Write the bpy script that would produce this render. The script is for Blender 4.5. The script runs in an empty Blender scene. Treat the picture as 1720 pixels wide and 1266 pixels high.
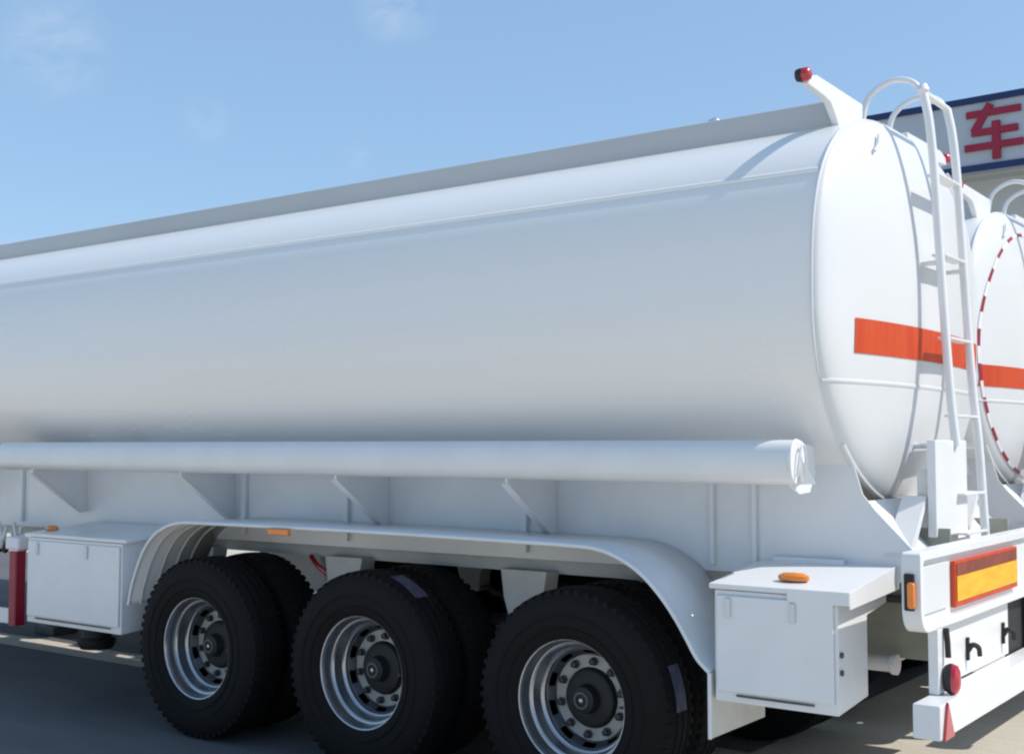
import bpy, bmesh, math, random
from mathutils import Vector, Matrix
random.seed(7)
R = math.radians
scene = bpy.context.scene

# ---------------------------------------------------------------- camera
cam_d = bpy.data.cameras.new('camera')
cam = bpy.data.objects.new('camera', cam_d)
scene.collection.objects.link(cam)
cam.location = (3.16891, -5.94855, 1.69954)
cam.rotation_euler = (R(90 + 3.21577), 0, R(36.43957))
cam_d.sensor_width = 36
cam_d.lens = 2066.756 / 1720 * 36
cam_d.clip_start = 0.05
cam_d.clip_end = 3000
scene.camera = cam

# ---------------------------------------------------------------- light
SUN = Vector((0.82, 0.41, 1.0)).normalized()
SUN_EL = math.asin(SUN.z)
SUN_AZ = math.atan2(SUN.x, SUN.y)
sd = bpy.data.lights.new('sun', 'SUN')
sd.energy = 4.0
sd.angle = R(0.5)
sd.color = (1.0, 0.95, 0.87)
sun = bpy.data.objects.new('sun', sd)
scene.collection.objects.link(sun)
sun.rotation_euler = SUN.to_track_quat('Z', 'Y').to_euler()
sun.location = (10, 6, 20)

world = bpy.data.worlds.new('World')
scene.world = world
world.use_nodes = True
wn, wl = world.node_tree.nodes, world.node_tree.links
wn.clear()
out = wn.new('ShaderNodeOutputWorld')
bg = wn.new('ShaderNodeBackground')
sky = wn.new('ShaderNodeTexSky')
sky.sky_type = 'NISHITA'
sky.sun_disc = False
sky.sun_elevation = SUN_EL
sky.sun_rotation = SUN_AZ
sky.altitude = 200
sky.air_density = 1.0
sky.dust_density = 1.2
sky.ozone_density = 1.6
bg.inputs['Strength'].default_value = 0.142
CLOUDS = (((-0.8037, 0.5157, 0.2968), .055, .42), ((-0.6281, 0.6993, 0.3413), .04, .5), ((-0.6725, 0.7039, 0.2285), .018, .3), ((-0.7483, 0.6144, 0.2501), .025, .3))
tc = wn.new('ShaderNodeTexCoord')
mp = wn.new('ShaderNodeMapping'); mp.inputs['Scale'].default_value = (14, 14, 26)
nz = wn.new('ShaderNodeTexNoise'); nz.inputs['Scale'].default_value = 1.5
nz.inputs['Detail'].default_value = 8; nz.inputs['Roughness'].default_value = 0.62
nz.inputs['Distortion'].default_value = 0.5
wl.new(tc.outputs['Generated'], mp.inputs['Vector']); wl.new(mp.outputs['Vector'], nz.inputs['Vector'])
cr = wn.new('ShaderNodeMapRange')
cr.inputs['From Min'].default_value = 0.38; cr.inputs['From Max'].default_value = 0.72
wl.new(nz.outputs['Fac'], cr.inputs['Value'])
# the few small wisps of cloud, each a patch of sky of its own
prev = None
for d_, r_, k_ in CLOUDS:
    vd = wn.new('ShaderNodeVectorMath'); vd.operation = 'DISTANCE'; vd.inputs[1].default_value = d_
    wl.new(tc.outputs['Generated'], vd.inputs[0])
    mk = wn.new('ShaderNodeMapRange'); mk.inputs['From Min'].default_value = r_; mk.inputs['From Max'].default_value = r_ * .15
    mk.inputs['To Max'].default_value = k_; mk.interpolation_type = 'SMOOTHSTEP'
    wl.new(vd.outputs['Value'], mk.inputs['Value'])
    if prev is None: prev = mk.outputs['Result']
    else:
        mm = wn.new('ShaderNodeMath'); mm.operation = 'MAXIMUM'
        wl.new(prev, mm.inputs[0]); wl.new(mk.outputs['Result'], mm.inputs[1]); prev = mm.outputs[0]
mul = wn.new('ShaderNodeMath'); mul.operation = 'MULTIPLY'
wl.new(cr.outputs['Result'], mul.inputs[0]); wl.new(prev, mul.inputs[1])
mul2 = wn.new('ShaderNodeMath'); mul2.operation = 'MULTIPLY'; mul2.inputs[1].default_value = 0.55
wl.new(mul.outputs[0], mul2.inputs[0])
# thin summer haze high in the air lightens and cools the blue
haze_mix = wn.new('ShaderNodeMix'); haze_mix.data_type = 'RGBA'
haze_mix.inputs['Factor'].default_value = 0.42
wl.new(sky.outputs['Color'], haze_mix.inputs[6])
haze_mix.inputs[7].default_value = (2.5, 4.35, 6.7, 1)
cl = wn.new('ShaderNodeMix'); cl.data_type = 'RGBA'
wl.new(mul2.outputs[0], cl.inputs['Factor'])
wl.new(haze_mix.outputs[2], cl.inputs[6])
cl.inputs[7].default_value = (6.0, 6.3, 6.8, 1)
wl.new(cl.outputs[2], bg.inputs['Color'])
wl.new(bg.outputs['Background'], out.inputs['Surface'])

scene.view_settings.view_transform = 'Standard'
scene.view_settings.look = 'None'
scene.view_settings.gamma = 1
scene.view_settings.exposure = 0.1
scene.render.engine = 'CYCLES'
scene.cycles.max_bounces = 8
scene.cycles.filter_width = 2.2

# ---------------------------------------------------------------- materials
def mat(name, col, rough=0.5, metal=0.0, var=0.06, scale=3.0, stretch=(1, 1, 1), bump=0.0, bscale=30.0,
        coat=0.0, col2=None, spec=0.5, bdet=3):
    m = bpy.data.materials.new(name); m.use_nodes = True
    n, l = m.node_tree.nodes, m.node_tree.links
    b = n['Principled BSDF']
    b.inputs['Metallic'].default_value = metal
    b.inputs['Coat Weight'].default_value = coat
    b.inputs['Coat Roughness'].default_value = 0.12
    b.inputs['Specular IOR Level'].default_value = spec
    t = n.new('ShaderNodeTexCoord'); mpn = n.new('ShaderNodeMapping')
    mpn.inputs['Scale'].default_value = stretch
    l.new(t.outputs['Object'], mpn.inputs['Vector'])
    no = n.new('ShaderNodeTexNoise'); no.inputs['Scale'].default_value = scale
    no.inputs['Detail'].default_value = 6; no.inputs['Roughness'].default_value = 0.6
    l.new(mpn.outputs['Vector'], no.inputs['Vector'])
    mr = n.new('ShaderNodeMapRange'); mr.inputs['From Min'].default_value = .3; mr.inputs['From Max'].default_value = .7
    l.new(no.outputs['Fac'], mr.inputs['Value'])
    mx = n.new('ShaderNodeMix'); mx.data_type = 'RGBA'
    c2 = col2 or tuple(c * (1 - 2 * var) for c in col)
    mx.inputs[6].default_value = (*c2, 1); mx.inputs[7].default_value = (*col, 1)
    l.new(mr.outputs['Result'], mx.inputs['Factor']); l.new(mx.outputs[2], b.inputs['Base Color'])
    rr = n.new('ShaderNodeMapRange')
    rr.inputs['To Min'].default_value = rough * 1.2; rr.inputs['To Max'].default_value = rough * 0.85
    l.new(no.outputs['Fac'], rr.inputs['Value']); l.new(rr.outputs['Result'], b.inputs['Roughness'])
    if bump:
        nb = n.new('ShaderNodeTexNoise'); nb.inputs['Scale'].default_value = bscale; nb.inputs['Detail'].default_value = bdet
        l.new(mpn.outputs['Vector'], nb.inputs['Vector'])
        bp = n.new('ShaderNodeBump'); bp.inputs['Strength'].default_value = bump; bp.inputs['Distance'].default_value = 0.02
        l.new(nb.outputs['Fac'], bp.inputs['Height']); l.new(bp.outputs['Normal'], b.inputs['Normal'])
    return m

M = {}
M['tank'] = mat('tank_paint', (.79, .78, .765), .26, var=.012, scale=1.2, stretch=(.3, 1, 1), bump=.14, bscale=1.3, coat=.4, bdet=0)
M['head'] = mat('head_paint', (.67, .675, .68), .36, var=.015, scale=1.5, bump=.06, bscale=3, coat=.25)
M['white'] = mat('white_paint', (.74, .745, .75), .38, var=.035, scale=4, bump=.05, bscale=8, coat=.2)
M['frame'] = mat('frame_paint', (.66, .655, .63), .5, var=.08, scale=5, bump=.08, bscale=12)
M['seam'] = mat('seam_paint', (.66, .67, .68), .35, var=.03)
M['tape_orange'] = mat('orange_tape', (.50, .036, .004), .42, scale=6, stretch=(1, 2.5, .3), col2=(.60, .075, .008))
M['red'] = mat('red_tape', (.32, .006, .03), .4, var=.1, scale=14)
M['tape_white'] = mat('white_tape', (.78, .74, .76), .4, var=.03)
M['yellow'] = mat('yellow_tape', (.78, .50, .008), .4, scale=5, stretch=(1, 1, 6), col2=(.72, .34, .01))
M['plate_red'] = mat('plate_red', (.62, .06, .012), .42, var=.12, scale=12)
M['rubber'] = mat('tyre_rubber', (.0065, .006, .0072), .75, scale=7, bump=.1, bscale=40, spec=.2, col2=(.009, .0085, .0085))
M['black'] = mat('black_rubber', (.02, .02, .021), .6, var=.2, scale=8)
M['rim'] = mat('rim_steel', (.42, .43, .46), .24, metal=.85, var=.08, scale=6, bump=.04, bscale=20)
M['disc'] = mat('disc_steel', (.10, .105, .115), .42, metal=.6, var=.15, scale=8)
M['hub'] = mat('hub_iron', (.014, .014, .015), .6, metal=.0, var=.2, scale=12)
M['nut'] = mat('nut_steel', (.06, .06, .065), .4, metal=.7, var=.1)
M['flange'] = mat('flange_steel', (.40, .40, .38), .5, metal=.3, var=.1, scale=12)
M['rail_end_tone'] = mat('rail_end_shade_tone', (.36, .36, .29), .7, var=.1, scale=6)  # olive tone carries the shade and warm ground bounce on the rail ends
M['band'] = mat('brown_band', (.26, .045, .02), .4, var=.2, scale=12)
M['coaming'] = mat('coaming_paint', (.56, .55, .53), .5, var=.05, scale=2, stretch=(.3, 1, 1))
M['label'] = mat('label_film', (.10, .11, .19), .5, var=.25, scale=30, col2=(.03, .035, .06))
M['amber'] = mat('amber_lens', (.85, .23, .01), .2, var=.06, scale=20, coat=.6)
M['redlens'] = mat('red_lens', (.50, .012, .03), .18, var=.08, scale=20, coat=.8)
M['chrome'] = mat('bright_metal', (.75, .76, .78), .22, metal=.9, var=.04)
M['steel'] = mat('dark_steel', (.10, .10, .105), .5, metal=.4, var=.2, scale=10)
M['sign_panel'] = mat('sign_panel', (.47, .50, .55), .45, var=.05, scale=.8)
M['sign_blue'] = mat('sign_blue', (.004, .022, .11), .4, var=.05)
M['sign_red'] = mat('sign_red', (.34, .006, .035), .42, var=.06)
M['wall'] = mat('render_wall', (.58, .58, .56), .8, var=.05, scale=.7, bump=.2, bscale=25)
M['glass'] = mat('window_glass', (.05, .07, .08), .08, var=.05, spec=.8)

# concrete yard
def ground_mat():
    m = bpy.data.materials.new('concrete_yard'); m.use_nodes = True
    n, l = m.node_tree.nodes, m.node_tree.links; b = n['Principled BSDF']
    t = n.new('ShaderNodeTexCoord')
    a = n.new('ShaderNodeTexNoise'); a.inputs['Scale'].default_value = .6; a.inputs['Detail'].default_value = 8; a.inputs['Roughness'].default_value = .65
    c = n.new('ShaderNodeTexNoise'); c.inputs['Scale'].default_value = 60; c.inputs['Detail'].default_value = 5
    w = n.new('ShaderNodeTexNoise'); w.inputs['Scale'].default_value = 5; w.inputs['Detail'].default_value = 5
    mw = n.new('ShaderNodeMapping'); mw.inputs['Scale'].default_value = (.25, 3, 1); mw.inputs['Rotation'].default_value = (0, 0, .3)
    l.new(t.outputs['Object'], mw.inputs['Vector']); l.new(mw.outputs['Vector'], w.inputs['Vector'])
    for q in (a, c): l.new(t.outputs['Object'], q.inputs['Vector'])
    r = n.new('ShaderNodeValToRGB')
    r.color_ramp.elements[0].position = .3; r.color_ramp.elements[0].color = (.43, .40, .34, 1)
    r.color_ramp.elements[1].position = .72; r.color_ramp.elements[1].color = (.60, .56, .475, 1)
    ad = n.new('ShaderNodeMath'); ad.operation = 'MULTIPLY_ADD'; ad.inputs[1].default_value = .35
    l.new(c.outputs['Fac'], ad.inputs[0])
    sb = n.new('ShaderNodeMath'); sb.operation = 'MULTIPLY_ADD'; sb.inputs[1].default_value = .3
    l.new(w.outputs['Fac'], sb.inputs[0]); l.new(a.outputs['Fac'], sb.inputs[2])
    l.new(sb.outputs[0], ad.inputs[2])
    s2 = n.new('ShaderNodeMath'); s2.operation = 'SUBTRACT'; s2.inputs[1].default_value = .325
    l.new(ad.outputs[0], s2.inputs[0]); l.new(s2.outputs[0], r.inputs['Fac'])
    l.new(r.outputs['Color'], b.inputs['Base Color']); b.inputs['Roughness'].default_value = .85
    bp = n.new('ShaderNodeBump'); bp.inputs['Strength'].default_value = .3; bp.inputs['Distance'].default_value = .01
    l.new(c.outputs['Fac'], bp.inputs['Height']); l.new(bp.outputs['Normal'], b.inputs['Normal'])
    return m
M['ground'] = ground_mat()

# ---------------------------------------------------------------- mesh builder
class MB:
    def __init__(self): self.v = []; self.f = []
    def add(self, vs, fs):
        o = len(self.v); self.v += [tuple(q) for q in vs]; self.f += [tuple(i + o for i in f) for f in fs]; return self
    def box(self, x0, x1, y0, y1, z0, z1):
        v = [(x, y, z) for x in (x0, x1) for y in (y0, y1) for z in (z0, z1)]
        return self.add(v, [(0, 1, 3, 2), (4, 6, 7, 5), (0, 4, 5, 1), (2, 3, 7, 6), (0, 2, 6, 4), (1, 5, 7, 3)])
    def prism(self, poly, axis, a, b):
        """poly: list of 2D points in the two other axes (in x,y,z order); extruded along axis from a to b"""
        def P(p, t):
            if axis == 0: return (t, p[0], p[1])
            if axis == 1: return (p[0], t, p[1])
            return (p[0], p[1], t)
        n = len(poly)
        vs = [P(p, a) for p in poly] + [P(p, b) for p in poly]
        fs = [tuple(range(n)), tuple(range(2 * n - 1, n - 1, -1))]
        fs += [(i, (i + 1) % n, n + (i + 1) % n, n + i) for i in range(n)]
        return self.add(vs, fs)
    def tube(self, pts, r, seg=12, closed=False):
        pts = [Vector(p) for p in pts]; n = len(pts); rings = []
        prev = None
        for i, p in enumerate(pts):
            if closed: d = (pts[(i + 1) % n] - pts[i - 1])
            else: d = (pts[min(i + 1, n - 1)] - pts[max(i - 1, 0)])
            d.normalize()
            if prev is None:
                up = Vector((0, 0, 1)) if abs(d.z) < .9 else Vector((1, 0, 0))
                a = d.cross(up).normalized()
            else:
                a = (prev - d * prev.dot(d)).normalized()
            prev = a; b = d.cross(a)
            rings.append([p + a * (r * math.cos(2 * math.pi * k / seg)) + b * (r * math.sin(2 * math.pi * k / seg)) for k in range(seg)])
        vs = [q for ring in rings for q in ring]; fs = []
        for i in range(n - (0 if closed else 1)):
            j = (i + 1) % n
            for k in range(seg):
                fs.append((i * seg + k, i * seg + (k + 1) % seg, j * seg + (k + 1) % seg, j * seg + k))
        if not closed:
            fs.append(tuple(range(seg - 1, -1, -1))); fs.append(tuple((n - 1) * seg + k for k in range(seg)))
        return self.add(vs, fs)
    def lathe(self, prof, c, axis='y', seg=64, caps=False):
        """prof: list of (offset along axis, radius)"""
        cx, cy, cz = c; vs = []; fs = []; n = len(prof)
        for k in range(seg):
            t = 2 * math.pi * k / seg
            for (o, r) in prof:
                if axis == 'y': vs.append((cx + r * math.cos(t), cy + o, cz + r * math.sin(t)))
                elif axis == 'x': vs.append((cx + o, cy + r * math.cos(t), cz + r * math.sin(t)))
                else: vs.append((cx + r * math.cos(t), cy + r * math.sin(t), cz + o))
        for k in range(seg):
            k2 = (k + 1) % seg
            for i in range(n - 1):
                fs.append((k * n + i, k2 * n + i, k2 * n + i + 1, k * n + i + 1))
        if caps:
            fs.append(tuple(k * n for k in range(seg))); fs.append(tuple(k * n + n - 1 for k in range(seg - 1, -1, -1)))
        return self.add(vs, fs)
    def strip(self, rows):
        """grid of rows of points -> surface"""
        n = len(rows[0]); vs = [p for r in rows for p in r]; fs = []
        for i in range(len(rows) - 1):
            for k in range(n - 1):
                fs.append((i * n + k, i * n + k + 1, (i + 1) * n + k + 1, (i + 1) * n + k))
        return self.add(vs, fs)
    def build(self, name, m, parent=None, bevel=0, smooth=35, solid=0, loc=None, label=None):
        me = bpy.data.meshes.new(name); me.from_pydata(self.v, [], self.f)
        bm = bmesh.new(); bm.from_mesh(me)
        bmesh.ops.remove_doubles(bm, verts=bm.verts, dist=1e-6)
        bmesh.ops.recalc_face_normals(bm, faces=bm.faces)
        bm.to_mesh(me); bm.free()
        me.materials.append(m)
        me.shade_smooth(); me.set_sharp_from_angle(angle=R(smooth))
        o = bpy.data.objects.new(name, me); scene.collection.objects.link(o)
        if loc: o.location = loc
        if parent: o.parent = parent
        if solid:
            s = o.modifiers.new('solid', 'SOLIDIFY'); s.thickness = solid; s.offset = 0
        if bevel:
            b = o.modifiers.new('bevel', 'BEVEL'); b.width = bevel; b.segments = 2; b.limit_method = 'ANGLE'; b.angle_limit = R(35)
            b.harden_normals = True
        if label: o['label'] = label
        return o

def empty(name, loc, label, cat, group=None, rz=0):
    o = bpy.data.objects.new(name, None); scene.collection.objects.link(o)
    o.location = loc; o.rotation_euler.z = rz; o.empty_display_size = .3
    o['label'] = label; o['category'] = cat
    if group: o['group'] = group
    return o

def spline(pts, n=8):
    """Catmull-Rom through points"""
    P = [Vector(p) for p in pts]; P = [P[0] * 2 - P[1]] + P + [P[-1] * 2 - P[-2]]; outp = []
    for i in range(1, len(P) - 2):
        for k in range(n):
            t = k / n; a, b, c, d = P[i - 1], P[i], P[i + 1], P[i + 2]
            outp.append(.5 * ((2 * b) + (c - a) * t + (2 * a - 5 * b + 4 * c - d) * t * t + (3 * b - a - 3 * c + d) * t ** 3))
    outp.append(P[-2]); return outp

# ---------------------------------------------------------------- setting
g = MB().add([(-400, -400, 0), (400, -400, 0), (400, 400, 0), (-400, 400, 0)], [(0, 1, 2, 3)]).build('ground', M['ground'])
g['kind'] = 'structure'
M['bounce_sheet'] = mat('pale_bounce_sheet', (.70, .635, .53), .85, var=.06, scale=.8, bump=.1, bscale=30)
bounce_obj = MB().add([(-60, -60, .004), (60, -60, .004), (60, -2.42, .004), (-60, -2.42, .004)], [(0, 1, 2, 3)]).build('added_bounce_sheet', M['bounce_sheet'])  # pale sheet added out of view to bounce warm light onto the tank
bounce_obj['kind'] = 'structure'
M['shaded_ground'] = mat('painted_ground_shade', (.125, .125, .13), .85, var=.14, scale=1.1, stretch=(.4, 1.6, 1), bump=.35, bscale=60)  # dark tone puts the trailers' shade into the ground colour
shade_sheet = MB().add([(-30, -2.42, .004), (.12, -2.42, .004), (.12, .06, .004), (-30, .06, .004)], [(0, 1, 2, 3)]).build('ground_shade_sheet', M['shaded_ground'])
shade_sheet['kind'] = 'structure'
shade_sheet = MB().add([(-30, .42, .004), (.12, .42, .004), (.12, 5.4, .004), (-30, 5.4, .004)], [(0, 1, 2, 3)]).build('ground_shade_sheet', M['shaded_ground'])  # second painted shade sheet; the gap between stays pale for the sunlit strip
shade_sheet['kind'] = 'structure'

# building with the fascia sign
bang = R(-3)
bld = empty('building', (-4.06, 19.19, 0), 'grey building behind the tankers with a blue edged sign band and red character', 'building', rz=bang)
fz0, fz1 = 7.20, 8.66
MB().box(-22, 26, .8, 14, 0, 7.16).build('wall', M['wall'], bld)
MB().box(-22.3, 26.3, .35, 14.3, 7.16, 7.26).build('soffit', M['wall'], bld)
for i in range(7):
    x = -19 + i * 6.2
    fr = MB().box(x, x + 3.4, .74, .83, 1.2, 3.6).build('window', M['sign_panel'], bld, bevel=.02)
    MB().box(x + .12, x + 3.28, .725, .76, 1.32, 3.48).build('pane', M['glass'], fr)
fas = MB().box(-22.4, 26.4, 0, .35, fz0, fz1).build('sign_fascia', M['sign_panel'], bld)
MB().box(-22.45, 26.45, -.05, .0, fz1 - .10, fz1 + .03).build('border', M['sign_blue'], fas)
MB().box(-22.45, 26.45, -.05, .0, fz0 - .02, fz0 + .11).build('border', M['sign_blue'], fas)
# the character, as raised strokes (x to the right, z up, metres from the fascia's foot)
def sx(px, py):    # photo position on the sign -> local x, z
    u = 1560 + px / 4.219; 
    return u, 120 + py / 4.219
def stroke(mb, a, b, w):
    a = Vector(a); b = Vector(b); d = (b - a).normalized(); nn = Vector((-d.y, d.x)) * w / 2
    mb.prism([tuple(a + nn), tuple(b + nn), tuple(b - nn), tuple(a - nn)], 1, -.055 - mb_off[0], -.004); mb_off[0] += .004
mb_off = [0.0]
ch = MB()
X0 = .05
stroke(ch, (X0 + .02, 8.33), (X0 + 1.08, 8.33), .135)
stroke(ch, (X0 + .50, 8.50), (X0 + .16, 7.97), .145)
stroke(ch, (X0 + .12, 7.95), (X0 + 1.02, 7.95), .135)
stroke(ch, (X0 - .02, 7.66), (X0 + 1.12, 7.66), .135)
stroke(ch, (X0 + .60, 8.14), (X0 + .60, 7.38), .155)
ch.build('character', M['sign_red'], fas, smooth=10)

# ---------------------------------------------------------------- tank trailer
A, ZC, BT, BB, NT, NB = 1.12, 2.30, .93, .89, 2.75, 2.0
XR, XF, DH = 1.155, -9.6, .165
def sec(t, s=1.0):
    c, q = math.cos(t), math.sin(t)
    n, b = (NT, BT) if q >= 0 else (NB, BB)
    # blend exponent near the equator so the side stays fair
    y = A * math.copysign(abs(c) ** (2 / n), c); z = b * math.copysign(abs(q) ** (2 / n), q)
    return y * s, ZC + z * s
def sec_z(y, top=True):
    n, b = (NT, BT) if top else (NB, BB)
    k = (1 - min(1, abs(y / A)) ** n) ** (1 / n) * b
    return ZC + k if top else ZC - k
def dish_x(y, z):
    dz = z - ZC; n, b = (NT, BT) if dz >= 0 else (NB, BB)
    s = (abs(y / A) ** n + abs(dz / b) ** n) ** (1 / n)
    s = min(s, 1)
    k = 0.045 * math.sqrt(max(0, 1 - s ** 12))         # small knuckle at the rim
    return XR + k + (DH - .045) * (1 - s ** 2.1)
NS = 160
TH = [2 * math.pi * (i + .5) / NS for i in range(NS)]

trailer = empty('tank_trailer', (0, 0, 0), 'white tank trailer in front, its long shaded side and three wheels facing the viewer', 'trailer', 'white tank trailers parked side by side')
T = trailer

# shell
rows = []
for x in [XF + (XR - XF) * i / 40 for i in range(41)]:
    r = [(x, *sec(t)) for t in TH]; r.append(r[0]); rows.append(r)
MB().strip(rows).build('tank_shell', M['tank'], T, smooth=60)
def head(name, xr, sgn):
    rows = []
    for s in [1.0, .995, .985, .97, .95, .92, .88, .82, .75, .66, .55, .42, .28, .14, .02, 0]:
        r = []
        for t in TH:
            y, z = sec(t, s); x = dish_x(y, z) - XR
            r.append((xr + sgn * x, y, z))
        r.append(r[0]); rows.append(r)
    return MB().strip(rows).build(name, M['head'], T, smooth=60)
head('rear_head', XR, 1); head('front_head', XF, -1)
# rolled rim where shell and head meet
MB().tube([(XR - .004, *sec(t, 1.002)) for t in TH], .006, 8, closed=True).build('rim_seam', M['head'], T)
# lengthwise lap seams on the shoulders
def zrow(z0, z1, off, sgn, x0, x1, nm, m):
    rows = []
    for i in range(7):
        z = z0 + (z1 - z0) * i / 6
        n = NT
        y = A * (1 - ((z - ZC) / BT) ** n) ** (1 / n)
        o = off * math.sin(math.pi * i / 6) + .0005
        rows.append([(x0, sgn * (y + o), z + o * .5), (x1, sgn * (y + o), z + o * .5)])
    MB().strip(rows).build(nm, m, T, smooth=60)
for sgn in (-1, 1): zrow(2.866, 2.892, .007, sgn, XF, XR - .012, 'weld_seam', M['tank'])
# weld line across the dish
rows = []
for i in range(61):
    y = -1.05 + 2.1 * i / 60
    rows.append([(dish_x(y, 1.975 + d) + o, y, 1.975 + d) for d, o in ((-.011, .0006), (-.004, .0045), (.004, .0045), (.011, .0006))])
MB().strip(rows).build('head_weld', M['seam'], T, smooth=60)
# orange reflective stripe on the dish
def dish_patch(y0, y1, zf0, zf1, off, n=40):
    rows = []
    for i in range(n + 1):
        y = y0 + (y1 - y0) * i / n
        rows.append([(dish_x(y, zf0 + (zf1 - zf0) * j / 6) + off, y, zf0 + (zf1 - zf0) * j / 6) for j in range(7)])
    return MB().strip(rows)
stripe = dish_patch(-.885, .885, 2.096, 2.246, .003).build('orange_stripe', M['tape_orange'], T)

# coaming plates along the roof with end arms
for sgn in (-1, 1):
    yb = .60
    poly = [(sgn * yb, 3.135), (sgn * (yb + .012), 3.135), (sgn * (yb + .012), 3.27), (sgn * (yb + .004), 3.282), (sgn * (yb - .07), 3.285), (sgn * (yb - .07), 3.279), (sgn * yb, 3.272)]
    MB().prism(poly, 0, XF + .3, 1.048).build('coaming', M['coaming'], T, bevel=.003)
    # foot bead
    MB().tube([(XF + .3, sgn * (yb + .016), 3.143), (1.046, sgn * (yb + .016), 3.143)], .008, 8).build('coaming_foot', M['seam'], T)
    pl = [(sgn * a, b) for a, b in [(.965, 3.300), (.865, 3.328), (.315, 3.320), (.325, 3.20), (.60, 3.135), (.655, 3.19), (.715, 3.240), (.775, 3.250), (.965, 3.264)]]
    arm = MB().prism(pl, 0, 1.05, 1.085).build('lamp_arm', M['white'], T, bevel=.006)
    lb = MB().lathe([(-.026, .0), (-.026, .026), (-.012, .030), (.004, .030), (.004, 0)], (1.062, sgn * .975, 3.305), 'x', 24).build('lamp_body', M['black'], arm)
    MB().lathe([(.005, .031), (.022, .031), (.034, .024), (.040, .012), (.041, 0)], (1.062, sgn * .975, 3.305), 'x', 24).build('lamp_lens', M['redlens'], arm)
# roof bits peeking over the coaming
MB().lathe([(0, .05), (.16, .05), (.17, .035), (.19, .03), (.205, 0)], (.386, -.48, 3.13), 'z', 20).build('vent_valve', M['chrome'], T)
for x in (-1.2, -4.4, -7.6):
    mh = MB().lathe([(0, .29), (.05, .29), (.055, .31), (.075, .31), (.085, .28), (.09, 0)], (x, 0, 3.2), 'z', 40).build('manhole', M['white'], T)
    MB().box(x - .3, x + .3, -.03, .03, 3.285, 3.31).build('clamp_bar', M['steel'], mh, bevel=.005)
# lifting lugs on the top of the dish
for sgn in (-1, 1):
    pth = [(dish_x(.50, 3.115) + .016, sgn * .50, 3.115), (dish_x(.55, 3.06) + .020, sgn * .55, 3.06), (dish_x(.60, 3.02) + .012, sgn * .60, 3.02)]
    MB().tube(pth, .008, 8).build('lifting_lug', M['seam'], T)

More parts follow.
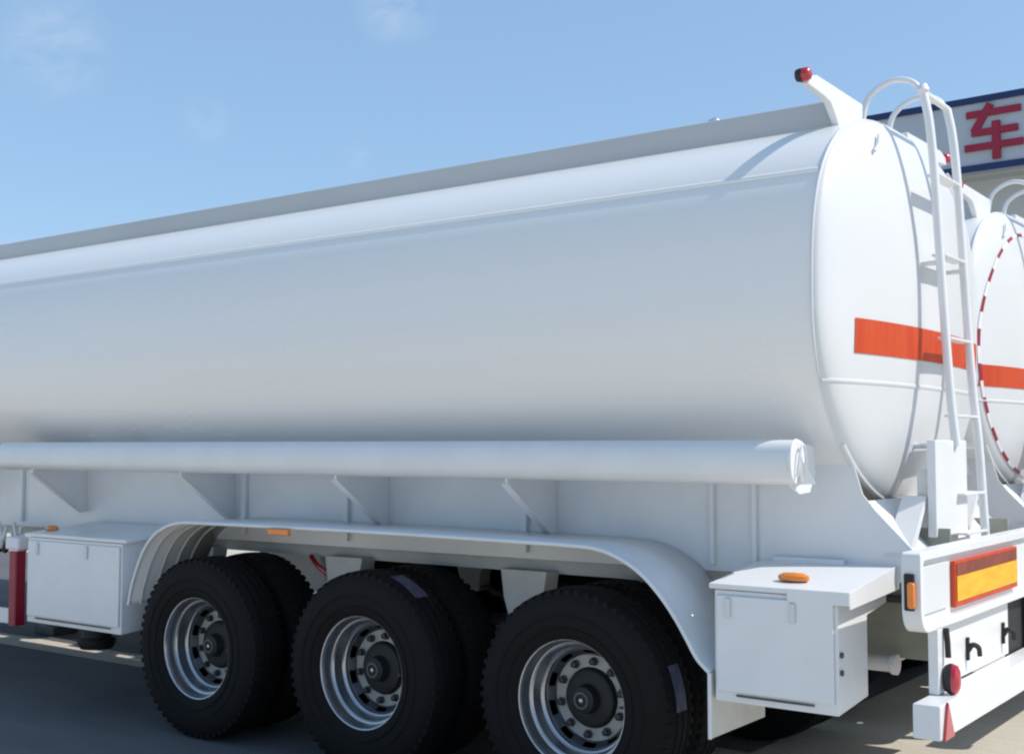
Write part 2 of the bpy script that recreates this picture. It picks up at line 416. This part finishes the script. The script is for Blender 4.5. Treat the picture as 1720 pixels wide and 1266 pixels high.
# hose tube along the side, with brackets
for sgn in (-1, 1):
    yp, zp, rp = sgn * 1.105, 1.632, .094
    prof = [(-4.87 - 4.5, 0), (-4.87 - 4.5, rp)]
    for xa, xb in ((-9.3, -5.45), (-4.80, 1.08)):
        pp = []
        n = 28
        poly = []
        for k in range(n):
            t = 2 * math.pi * k / n
            c, q = math.cos(t), math.sin(t)
            poly.append((yp + .085 * math.copysign(abs(c) ** .8, c), zp + rp * math.copysign(abs(q) ** .8, q)))
        pipe = MB().prism(poly, 0, xa, xb).build('hose_tube', M['white'], T, bevel=.006, smooth=50)
        ring = [(xb - .012, yp + .086 * math.cos(2 * math.pi * k / 28), zp + .095 * math.sin(2 * math.pi * k / 28)) for k in range(28)]
        MB().tube(ring, .004, 6, closed=True).build('end_ring', M['seam'], pipe)
        lp = spline([(xb + .010, yp - .045 * sgn, zp - .06), (xb + .016, yp - sgn * .03, zp + .03), (xb + .018, yp, zp + .075), (xb + .016, yp + sgn * .03, zp + .03), (xb + .010, yp + sgn * .045, zp - .06)])
        MB().tube(lp, .005, 6).build('end_latch', M['seam'], pipe)
        MB().prism([(xb + .004, zp - .092), (xb + .075, zp - .088), (xb + .03, zp - .01), (xb + .004, zp + .01)], 1, yp - .004, yp + .004).build('latch_plate', M['chrome'], pipe)
    MB().prism([(sgn * 1.12, 1.535), (sgn * 1.12, 1.70), (sgn * .96, 1.71), (sgn * .86, 1.70), (sgn * .85, 1.58), (sgn * .91, 1.50), (sgn * 1.02, 1.495)], 0, 1.035, 1.045).build('sun_block_plate', M['white'], T, bevel=.003)  # made-up plate, added to block a sun spot on the fender
    for x in (-7.2, -5.8, -4.42, -2.86, -1.56, -.41):
        MB().prism([(sgn * 1.15, 1.545), (sgn * .725, 1.545), (sgn * .725, 1.24), (sgn * .76, 1.24), (sgn * 1.15, 1.515)], 0, x - .005, x + .005).build('bracket', M['white'], T)
        MB().prism([(sgn * 1.155, 1.517), (sgn * 1.145, 1.507), (sgn * .758, 1.232), (sgn * .768, 1.245)], 0, x - .028, x + .02).build('bracket_flange', M['white'], T)
    # skirt wall, shelf that ties it to the shell
    yw = sgn * .72
    MB().prism([(-9.2, 1.10), (1.40, 1.12), (1.44, 1.24), (1.262, 1.42), (1.205, 1.49), (1.172, 1.60), (1.14, 1.70), (1.13, 1.78), (-9.2, 1.78)], 1, yw, yw - sgn * .008).build('side_wall', M['white'], T, bevel=.002)
    for x, w in ((-2.76, .02), (-1.88, .02), (-.60, .02), (.485, .010), (.70, .010), (-5.2, .02)):
        MB().box(x - w, x + w, yw + sgn * .001, yw + sgn * (.028), 1.15, 1.60).build('stiffener', M['white'], T, bevel=.003)
    # main rail
    MB().prism([(sgn * .56, 1.03), (sgn * .44, 1.03), (sgn * .44, 1.045), (sgn * .495, 1.045), (sgn * .495, 1.34), (sgn * .505, 1.34), (sgn * .505, 1.045), (sgn * .56, 1.045)], 0, -9.2, .75).build('frame_rail', M['frame'], T)
    MB().prism([(.752, 1.03), (.85, .76), (1.50, .76), (1.50, 1.05), (1.50, 1.34), (.752, 1.34)], 1, sgn * .46, sgn * .47).build('rail_end', M['rail_end_tone'], T)
    MB().box(.90, 1.46, sgn * .50, sgn * .472, 1.005, 1.035).build('shadow_gap_strip', M['steel'], T, bevel=.004)  # dark strip standing in for a shadow gap along the rail end
    MB().box(-9.2, .74, sgn * .57 - .004, sgn * .57 + .004, 1.046, 1.235).build('lower_web', M['frame'], T)
    # suspension hangers
    for x in (-3.27, -1.965, -.655, .655):
        MB().prism([(x - .15, 1.05), (x + .15, 1.05), (x + .13, .93), (x + .07, .86), (x + .06, .74), (x - .07, .72), (x - .13, .90)], 1, sgn * .55, sgn * .67).build('spring_hanger', M['frame'], T, bevel=.006)
    for x in (-2.62, -1.31, 0):
        sp = MB()
        for k in range(5):
            L = .6 - k * .09
            pts = []
            for j in range(9):
                q = -1 + j / 4
                pts.append((x + q * L, .70 - k * .016 + .075 * q * q * (L / .6) ** 2))
            poly = pts + [(a, b - .013) for a, b in reversed(pts)]
            sp.prism(poly, 1, sgn * .565, sgn * .655)
        sp.build('leaf_spring', M['steel'], T)
        MB().lathe([(-.16, 0), (-.16, .085), (.05, .095), (.12, .07), (.16, .03), (.16, 0)], (x + .3, sgn * .42, .68), 'x', 20).build('brake_chamber', M['steel'], T)
# cross members and axles
for x in (-8.6, -7, -5.5, -3.9, -1.965, -.655, .655):
    MB().box(x - .05, x + .05, -.44, .44, 1.05, 1.30).build('cross_member', M['frame'], T)
for x in (-2.62, -1.31, 0):
    MB().tube([(x, -.95, .525), (x, .95, .525)], .07, 20).build('axle', M['steel'], T)
# red air hoses in the wheel gap
MB().tube(spline([(-2.30, -.60, 1.03), (-2.20, -.64, .98), (-2.10, -.64, .93), (-2.02, -.62, .86)]), .016, 8).build('air_hose', M['redlens'], T)
MB().tube(spline([(-2.08, -.64, .93), (-1.99, -.66, .85), (-1.95, -.64, .76)]), .012, 8).build('air_hose', M['seam'], T)
MB().tube(spline([(-2.0, -.59, 1.20), (-1.95, -.60, 1.235), (-1.87, -.61, 1.22), (-1.84, -.61, 1.15)]), .016, 8).build('air_hose', M['black'], T)

# long fender over the three wheels
pathF = [(-3.20, .74), (-3.175, .84), (-3.13, .95), (-3.07, 1.06), (-2.99, 1.15), (-2.88, 1.215), (-2.74, 1.25), (-2.5, 1.258), (-1.3, 1.262), (-.2, 1.255), (.0, 1.253), (.165, 1.245),
         (.29, 1.21), (.40, 1.15), (.49, 1.07), (.565, .98), (.625, .89), (.675, .81), (.735, .755)]
pathF = [tuple(v) for v in spline([(a, 0, b) for a, b in pathF], 4)]
for sgn in (-1, 1):
    rows = [[(a, sgn * 1.255, b) for a, _, b in pathF], [(a, sgn * .725, b) for a, _, b in pathF]]
    fd = MB().strip(rows).build('fender', M['white'], T, solid=.004, smooth=40)
    MB().tube([(a, sgn * 1.255, b - .004) for a, _, b in pathF], .010, 8).build('fender_lip', M['white'], fd)
    for x, z in ((-1.86, 1.232),):
        MB().box(x - .08, x + .08, sgn * 1.262, sgn * 1.288, z - .017, z + .017).build('side_marker', M['amber'], fd, bevel=.006)
    # mud plate behind the rear wheel
    MB().box(.732, .742, sgn * 1.262, sgn * .735, .48, .752).build('mud_plate', M['frame'], T, bevel=.003)
    MB().tube([(.737, sgn * 1.262, .752), (.737, sgn * 1.262, .48)], .009, 8).build('mud_plate_lip', M['white'], T)
    for yy in (1.17, 1.07, .97, .87):
        MB().tube([(a + .006, sgn * yy, b - .010) for a, _, b in pathF if a < -2.6], .007, 6).build('fender_rib', M['frame'], fd)

# boxes
def box_unit(x0, x1, z0, z1, sgn, depth_bot, yin_top, zin, marker_x):
    y0 = sgn * 1.25
    body = MB().prism([(y0, z0), (y0, z1), (sgn * yin_top, zin), (sgn * yin_top, z1 - .07), (sgn * depth_bot, z1 - .10), (sgn * depth_bot, z0 + .03)], 0, x0, x1).build('toolbox', M['white'], T, bevel=.005)
    MB().box(x0 + .015, x1 - .015, y0 + sgn * .002, y0 + sgn * .014, z0 + .045, z1 - .02).build('box_door', M['white'], body, bevel=.004)
    for hx in (x0 + (x1 - x0) * .13, x0 + (x1 - x0) * .66):
        MB().box(hx - .012, hx + .012, y0 + sgn * .015, y0 + sgn * .026, z1 - .11, z1 - .03).build('hinge', M['seam'], body, bevel=.003)
    MB().box(x0 + .1, x1 - .1, y0 + sgn * .003, y0 + sgn * .009, z0 + .028, z0 + .036).build('door_edge', M['steel'], body)
    lid = MB().prism([(y0 + sgn * .012, z1 + .004), (y0 + sgn * .012, z1 + .026), (sgn * yin_top, zin + .026), (sgn * yin_top, zin + .004)], 0, x0 - .02, x1 + .05).build('lid', M['white'], body, bevel=.003)
    return body, lid
for sgn in (-1, 1):
    b, lid = box_unit(.757, 1.295, .64, 1.10, sgn, .93, .70, 1.165, .9)
    # lid flange at the back edge, and a raised bar across the shelf
    MB().prism([(sgn * 1.262, 1.06), (sgn * 1.262, 1.128), (sgn * .70, 1.194), (sgn * .70, 1.09)], 0, 1.346, 1.352).build('lid_flange', M['white'], b, bevel=.002)
    MB().prism([(sgn * 1.262, 1.075), (sgn * 1.262, 1.127), (sgn * 1.268, 1.127), (sgn * 1.268, 1.075)], 0, 1.09, 1.35).build('lid_lip', M['white'], b)
    MB().box(.80, 1.13, sgn * .765, sgn * .73, 1.178, 1.205).build('shelf_rib', M['white'], b, bevel=.003)
    ml = MB().lathe([(0, .042), (.008, .046), (.02, .044), (.03, .03), (.033, 0)], (0, 0, 0), 'z', 24).build('shelf_marker', M['amber'], T)
    ml.scale = (1.5, .7, 1); ml.location = (1.06, sgn * 1.13, 1.146)
    for zz in (.876, .807):
        MB().lathe([(0, .012), (.008, .012), (.010, 0)], (1.297, sgn * 1.226, zz), 'x', 12).build('screw', M['steel'], b)
    # front boxes
    b2, lid2 = box_unit(-4.285, -3.275, .545, 1.10, sgn, .90, .75, 1.15, -4)
    ml = MB().lathe([(0, .042), (.008, .046), (.02, .044), (.03, .03), (.033, 0)], (0, 0, 0), 'z', 24).build('shelf_marker', M['amber'], T)
    ml.scale = (1.2, .8, 1); ml.location = (-4.22, sgn * 1.12, 1.14)
    # outlet valve under the front box
    MB().lathe([(.30, .11), (.34, .13), (.36, .13), (.38, .10), (.52, .09), (.56, .12), (.60, .12), (.60, 0)], (-4.30, sgn * .70, 0), 'z', 24, ).build('outlet_valve', M['black'], T)
    # side guard: red striped post and white rails
    post = MB().box(-4.52, -4.44, sgn * 1.17, sgn * 1.235, .50, 1.02).build('guard_post', M['white'], T, bevel=.008)
    MB().box(-4.515, -4.445, sgn * 1.236, sgn * 1.243, .50, .995).build('red_strip', M['red'], post)
    MB().box(-4.4395, -4.432, sgn * 1.175, sgn * 1.243, .50, .995).build('red_strip', M['red'], post)
    MB().box(-4.58, -4.42, sgn * 1.14, sgn * 1.245, 1.0, 1.09).build('post_cap', M['tape_white'], post, bevel=.02)
    for z in (.555,):
        MB().box(-6.6, -4.53, sgn * 1.19, sgn * 1.225, z - .05, z + .05).build('guard_rail', M['white'], T, bevel=.006)
    # valve cluster in front of the box
    cl = MB()
    for k in range(9):
        a = (-4.75 - .07 * k, sgn * (1.0 - .03 * (k % 3)), 1.08 + .05 * (k % 2))
        cl.tube(spline([a, (a[0] - .03, a[1], a[2] - .08), (a[0] - .08, a[1] + .02, a[2] - .10), (a[0] - .10, a[1], a[2] + .03)]), .014, 8)
    cl.build('coiled_hose', M['seam'], T)
    cl = MB()
    for k in range(6):
        a = (-4.80 - .11 * k, sgn * (.94 - .03 * (k % 2)), 1.02)
        cl.tube(spline([a, (a[0] - .05, a[1], a[2] - .07), (a[0] - .1, a[1] + .02, a[2] + .02)]), .02, 8)
    cl.build('coupling_chain', M['black'], T)
    # landing legs
    MB().box(-6.96, -6.82, sgn * .62, sgn * .76, .08, 1.1).build('landing_leg', M['frame'], T, bevel=.01)
    MB().box(-7.04, -6.74, sgn * .56, sgn * .82, .005, .08).build('landing_foot', M['steel'], T, bevel=.01)

# ---- wheels
def wheel(x, sgn, dual=True):
    """outer and inner tyre on one hub; outer face at |y| = 1.235"""
    w = bpy.data.objects.new('wheel', None); scene.collection.objects.link(w)
    w.parent = T; w.location = (x, sgn * 1.235, .525); w.empty_display_size = .2
    k = -sgn    # inward direction sign along local y
    def L(prof): return [(k * o, r) for o, r in prof]
    tyre_prof = [(.022, .292), (.012, .305), (.003, .33), (-.002, .37), (-.004, .41), (.000, .45), (.010, .478), (.022, .497), (.034, .509), (.048, .516),
                 (.075, .5225), (.078, .511), (.088, .511), (.091, .5235), (.125, .525), (.128, .512), (.138, .512), (.141, .525), (.175, .5235), (.178, .511), (.188, .511), (.191, .5225), (.218, .516), (.232, .509),
                 (.244, .497), (.256, .478), (.266, .45), (.270, .41), (.268, .37), (.262, .33), (.254, .305), (.244, .292)]
    ty = MB().lathe(L(tyre_prof), (0, 0, 0), 'y', 96)
    # shoulder lugs
    for j in range(60):
        t = 2 * math.pi * j / 60
        for o0, o1 in ((.020, .058), (.208, .246)):
            a, b = t, t + .05
            vs = []
            for q in (a, b):
                for o in (o0, o1):
                    for r in (.490, .5215):
                        rr = r if (o in (o1,) and o0 < .1) or (o == o0 and o0 > .1) else r - .008
                        vs.append((rr * math.cos(q), k * o, rr * math.sin(q)))
            ty.add(vs, [(0, 1, 3, 2), (4, 6, 7, 5), (0, 4, 5, 1), (2, 3, 7, 6), (0, 2, 6, 4), (1, 5, 7, 3)])
    # sidewall rings
    ty.lathe(L([(.0035, .395), (-.0075, .400), (-.0075, .404), (.0035, .409)]), (0, 0, 0), 'y', 96)
    ty.lathe(L([(.004, .338), (-.004, .342), (-.005, .346), (.003, .350)]), (0, 0, 0), 'y', 96)
    t1 = ty.build('tyre', M['rubber'], w, smooth=30)
    t2 = bpy.data.objects.new('tyre', t1.data); scene.collection.objects.link(t2); t2.parent = w; t2.location = (0, k * .325, 0)
    # outer rim: flange, drop, deep barrel
    rp = [(.034, .302), (.027, .299), (.024, .293), (.026, .286), (.036, .281), (.060, .277), (.080, .275), (.086, .272), (.088, .264), (.095, .257), (.125, .254), (.148, .250), (.155, .244), (.158, .236), (.168, .232), (.185, .231)]
    MB().lathe(L(rp), (0, 0, 0), 'y', 96).build('rim', M['rim'], w, smooth=28)
    MB().lathe(L([(.255, .30), (.24, .285), (.16, .24)]), (0, k * .325, 0), 'y', 48).build('rim', M['rim'], w, smooth=28)
    # disc with ten hand holes
    d = MB()
    seg = 160; rad = [.232, .227, .206, .200, .196]
    dep = [.172, .180, .205, .216, .222]
    nh = 10
    ring_v = []
    for i in range(seg):
        t = 2 * math.pi * i / seg
        for r, o in zip(rad, dep): ring_v.append((r * math.cos(t), k * o, r * math.sin(t)))
    fs = []
    n = len(rad)
    for i in range(seg):
        j = (i + 1) % seg
        ph = (i + .5) / seg * nh % 1
        for q in range(n - 1):
            if q == 1 and abs(ph - .5) < .24: continue
            fs.append((i * n + q, j * n + q, j * n + q + 1, i * n + q + 1))
    d.add(ring_v, fs)
    disc = d.build('wheel_disc', M['disc'], w, smooth=30, solid=.008)
    # pale mounting ring, ten nuts, dark hub and its small cap
    MB().lathe(L([(.214, .199), (.211, .202), (.209, .198), (.209, .142), (.214, .139)]), (0, 0, 0), 'y', 72).build('mounting_ring', M['flange'], w, smooth=25)
    nut0 = None
    for j in range(10):
        t = 2 * math.pi * (j + .35) / 10
        if nut0 is None:
            nut0 = MB().lathe(L([(.2085, .021), (.198, .021), (.196, .016), (.180, .016), (.178, .012), (.176, 0)]), (0, 0, 0), 'y', 6).build('wheel_nut', M['nut'], w, smooth=20); nn_ = nut0
        else:
            nn_ = nut0.copy(); scene.collection.objects.link(nn_); nn_.parent = w
        nn_.location = (.170 * math.cos(t), 0, .170 * math.sin(t))
    MB().lathe(L([(.24, .141), (.20, .138), (.185, .130), (.178, .118), (.174, .07), (.150, .064), (.128, .060), (.122, .05), (.120, 0)]), (0, 0, 0), 'y', 48).build('hub_cap', M['hub'], w, smooth=30)
    MB().lathe(L([(.121, .042), (.114, .040), (.114, .030), (.119, .028)]), (0, 0, 0), 'y', 32).build('cap_ring', M['disc'], w)
    MB().lathe(L([(.118, .012), (.112, .010), (.110, 0)]), (0, 0, 0), 'y', 20).build('cap_bolt', M['rim'], w)
    MB().tube([(.262, k * .10, 0), (.255, k * .06, .01), (.262, k * .03, .015)], .006, 8).build('valve_stem', M['steel'], w)
    # brake drum behind the disc
    MB().lathe(L([(.245, 0), (.245, .20), (.46, .20), (.46, 0)]), (0, 0, 0), 'y', 40).build('brake_drum', M['hub'], w, smooth=30)
    return w
wheels = [wheel(x, s) for x in (-2.62, -1.31, 0) for s in (-1, 1)]
# paper labels still stuck to two of the treads
def tread_label(x, t0, t1, o0, o1):
    rows = []
    for i in range(9):
        t = t0 + (t1 - t0) * i / 8
        rows.append([(x + .528 * math.cos(t), -1.235 + o, .525 + .528 * math.sin(t)) for o in (o0, (o0 + o1) / 2, o1)])
    MB().strip(rows).build('tread_label', M['label'], T)
LABELS = ((-1.31, R(50), R(72), .07, .17), (0, R(2), R(24), .07, .16))
for a in LABELS: tread_label(*a)

# ---- rear end
# sunlit cross plate under the dish
MB().prism([(1.19, 1.46), (1.215, 1.46), (1.425, 1.245), (1.40, 1.235)], 1, -.708, .708).build('rear_plate', M['white'], T, bevel=.002)
MB().tube([(1.162, *sec(math.pi * 1.5 + (q - 12) * .07, .996)) for q in range(25)], .011, 10).build('dish_skirt', M['white'], T)
MB().box(1.22, 1.57, -.66, .66, 1.212, 1.230).build('rear_deck', M['frame'], T)
# pillar under the ladder and its raking braces
MB().box(1.41, 1.45, -.49, -.03, 1.30, 1.727).build('pillar', M['white'], T, bevel=.005)
for y in (-.49, .30):
    MB().prism([(y, 1.48), (y + .03, 1.48), (y - .17, 1.235), (y - .24, 1.235)], 0, 1.30, 1.405).build('brace', M['white'], T)
MB().box(1.36, 1.41, -.47, -.05, 1.232, 1.60).build('pillar_core', M['frame'], T)
# bumper: back plate, flanges and rounded ends
def rrect(y0, y1, z0, z1, r, n=6):
    pts = []
    for cx_, cz_, a0 in ((y1 - r, z1 - .02, 0), (y0 + r, z1 - .02, 90), (y0 + r, z0 + r, 180), (y1 - r, z0 + r, 270)):
        rr = r if a0 >= 180 else .02
        cx2 = (y1 - rr) if a0 in (0, 270) else (y0 + rr)
        cz2 = (z0 + rr) if a0 >= 180 else (z1 - rr)
        for i in range(n + 1):
            t = R(a0 + 90 * i / n); pts.append((cx2 + rr * math.cos(t), cz2 + rr * math.sin(t)))
    return pts
outer = rrect(-1.25, 1.25, .985, 1.295, .09); inner = rrect(-1.215, 1.215, 1.02, 1.262, .06)
nO = len(outer)
vs = [(1.625, *q) for q in outer] + [(1.625, *q) for q in inner] + [(1.55, *q) for q in outer] + [(1.597, *q) for q in inner]
fs = []
for i in range(nO):
    j = (i + 1) % nO
    fs += [(i, j, nO + j, nO + i), (i, 2 * nO + i, 2 * nO + j, j), (nO + i, nO + j, 3 * nO + j, 3 * nO + i)]
fs += [tuple(3 * nO + i for i in range(nO)), tuple(2 * nO + i for i in range(nO))]
bumper = MB().add(vs, fs).build('bumper', M['white'], T, bevel=.004, smooth=40)
for sgn in (-1, 1):
    MB().box(1.562, 1.602, sgn * 1.252, sgn * 1.262, 1.075, 1.215).build('side_lamp_base', M['black'], bumper, bevel=.006)
    MB().box(1.580, 1.610, sgn * 1.263, sgn * 1.285, 1.085, 1.185).build('side_lamp', M['amber'], bumper, bevel=.01)
    MB().box(1.5975, 1.607, min(sgn * 1.19, sgn * .86), max(sgn * 1.19, sgn * .86), 1.05, 1.235).build('lamp_panel', M['seam'], bumper, bevel=.004)
pl0 = MB().box(1.5975, 1.618, -.80, .155, 1.042, 1.230).build('marking_plate', M['plate_red'], bumper, bevel=.003)
MB().box(1.6195, 1.622, -.785, .14, 1.066, 1.168).build('yellow_field', M['yellow'], pl0)
MB().box(1.6195, 1.621, -.785, .14, 1.172, 1.218).build('dark_band', M['band'], pl0)
# hanging plate with two hooks
hp = MB().box(1.575, 1.585, -.86, .10, .735, .984).build('hanging_plate', M['white'], T, bevel=.003)
for y in (-.555, -.005):
    h = MB()
    h.box(1.586, 1.596, y - .012, y + .012, .795, .890)
    h.tube(spline([(1.592, y, .835), (1.610, y, .860), (1.632, y + .01, .850), (1.634, y + .02, .815)]), .011, 8)
    h.build('rope_hook', M['black'], hp)
MB().box(1.56, 1.572, .13, 1.0, .70, .984).build('under_dark_sheet', M['black'], T)  # black sheet standing in for the darkness under the trailer
# under-run bar with its posts
bar = MB().box(1.585, 1.69, -1.255, 1.255, .600, .730).build('underrun_bar', M['white'], T, bevel=.006)
for y in (-1.02, 1.02, .45):
    MB().box(1.585, 1.625, y - .04, y + .04, .732, .984).build('bar_post', M['white'], T, bevel=.004)
for sgn in (-1, 1):
    tri = [(sgn * 1.235, .60), (sgn * 1.12, .60), (sgn * 1.19, .735)]
    MB().prism(tri, 0, 1.692, 1.702).build('triangle_reflector', M['redlens'], bar)
    MB().tube([(1.635, sgn * .99, .984), (1.64, sgn * .99, .93), (1.642, sgn * .99, .87)], .012, 8).build('lamp_cable', M['black'], T)
    ln = MB().lathe([(0, .0), (.0, .05), (.018, .060), (.030, .060), (.030, 0)], (1.632, 0, 0), 'x', 24).build('hanging_lamp', M['black'], T)
    ln.scale = (1, .62, 1.0); ln.location = (.0, sgn * 1.0, .790)
    MB().lathe([(.0305, .059), (.046, .055), (.056, .035), (.059, 0)], (1.632, 0, 0), 'x', 24).build('lamp_lens', M['redlens'], ln)
# drain pipe stub between rails
MB().tube([(.95, -.56, .745), (1.27, -.56, .745)], .035, 16).build('drain_pipe', M['frame'], T)
MB().lathe([(0, .038), (.01, .045), (.03, .045), (.035, 0)], (1.26, -.56, .745), 'x', 20).build('pipe_cap', M['tape_white'], T)

# ---- ladder
lad = bpy.data.objects.new('ladder', None); scene.collection.objects.link(lad); lad.parent = T; lad.location = (0, 0, 0)
def rail_pts(y):
    up = [(1.478, y, 1.235), (1.455, y, 1.70), (1.432, y, 1.95), (1.412, y, 2.30), (1.395, y, 2.65), (1.378, y, 3.0), (1.360, y, 3.22), (1.335, y, 3.36)]
    return up
for y, z0 in ((-.205, 1), (.155, 0)):
    pts = rail_pts(y)
    if z0: pts = pts[1:]
    MB().tube(spline(pts, 5), .021, 12).build('rail', M['white'], lad)
    hoop = [(1.335, y, 3.355), (1.29, y, 3.415), (1.23, y, 3.440), (1.17, y, 3.438), (1.10, y, 3.405), (1.055, y, 3.345), (1.035, y, 3.22)]
    MB().tube(spline(hoop, 6), .0145, 12).build('hoop_handrail', M['white'], lad)
def xr_at(z):
    P = rail_pts(0)
    for a, b in zip(P, P[1:]):
        if a[2] <= z <= b[2]: return a[0] + (b[0] - a[0]) * (z - a[2]) / (b[2] - a[2])
    return 1.34
for z in (1.30, 1.48, 1.84, 2.20, 2.59, 2.97):
    x = xr_at(z)
    MB().box(x - .045, x + .02, -.186, .136, z - .006, z + .006).build('rung', M['white'], lad, bevel=.003)
MB().tube([(1.337, -.205, 3.36), (1.337, .155, 3.36)], .016, 10).build('top_bar', M['white'], lad)
MB().lathe([(-.03, 0), (-.027, .018), (0, .03), (.027, .018), (.03, 0)], (1.335, -.205, 3.372), 'z', 16).build('rail_cap', M['tape_white'], lad)
for y in (-.205, .155):
    MB().tube([(1.40, y, 2.55), (dish_x(y, 2.55) - .01, y, 2.55)], .012, 8).build('ladder_stay', M['white'], lad)
    MB().tube([(1.455, y, 1.70), (dish_x(y, 1.70) - .01, y, 1.70)], .012, 8).build('ladder_stay', M['white'], lad)

# ---------------------------------------------------------------- second trailer: a copy with its parts
def copy_tree(o, parent=None, skip=()):
    if o.name.split('.')[0] in skip: return None
    c = o.copy(); scene.collection.objects.link(c)
    c.parent = parent
    for ch in list(o.children):
        copy_tree(ch, c, skip)
    return c
T2 = copy_tree(trailer, None, ('orange_stripe', 'tread_label'))
T2.location = (-.15, 2.70, 0)
T2['label'] = 'white tank trailer behind, its round end ringed with red and white dashed tape'
st2 = dish_patch(-1.05, 1.05, 2.06, 2.19, .003).build('orange_stripe', M['tape_orange'], T2)
# dashed red and white tape following the rim: one band, coloured dash by dash
nseg = 48; rows = []; sub = 6
for i in range(nseg * sub):
    t = 2 * math.pi * i / (nseg * sub)
    row = []
    for s in (.988, 1.0, 1.012):
        y, z = 1.065 * s * math.cos(t), ZC + .80 * s * math.sin(t)
        row.append((dish_x(y, z) + .004, y, z))
    rows.append(row)
rows.append(rows[0])
tape = MB().strip(rows).build('dashed_tape', M['tape_white'], T2)
tape.data.materials.append(M['red'])
for pf in tape.data.polygons:
    c = pf.center; a = math.atan2((c.z - ZC) / .80, c.y / 1.065) % (2 * math.pi)
    pf.material_index = int(a / (2 * math.pi) * nseg) % 2
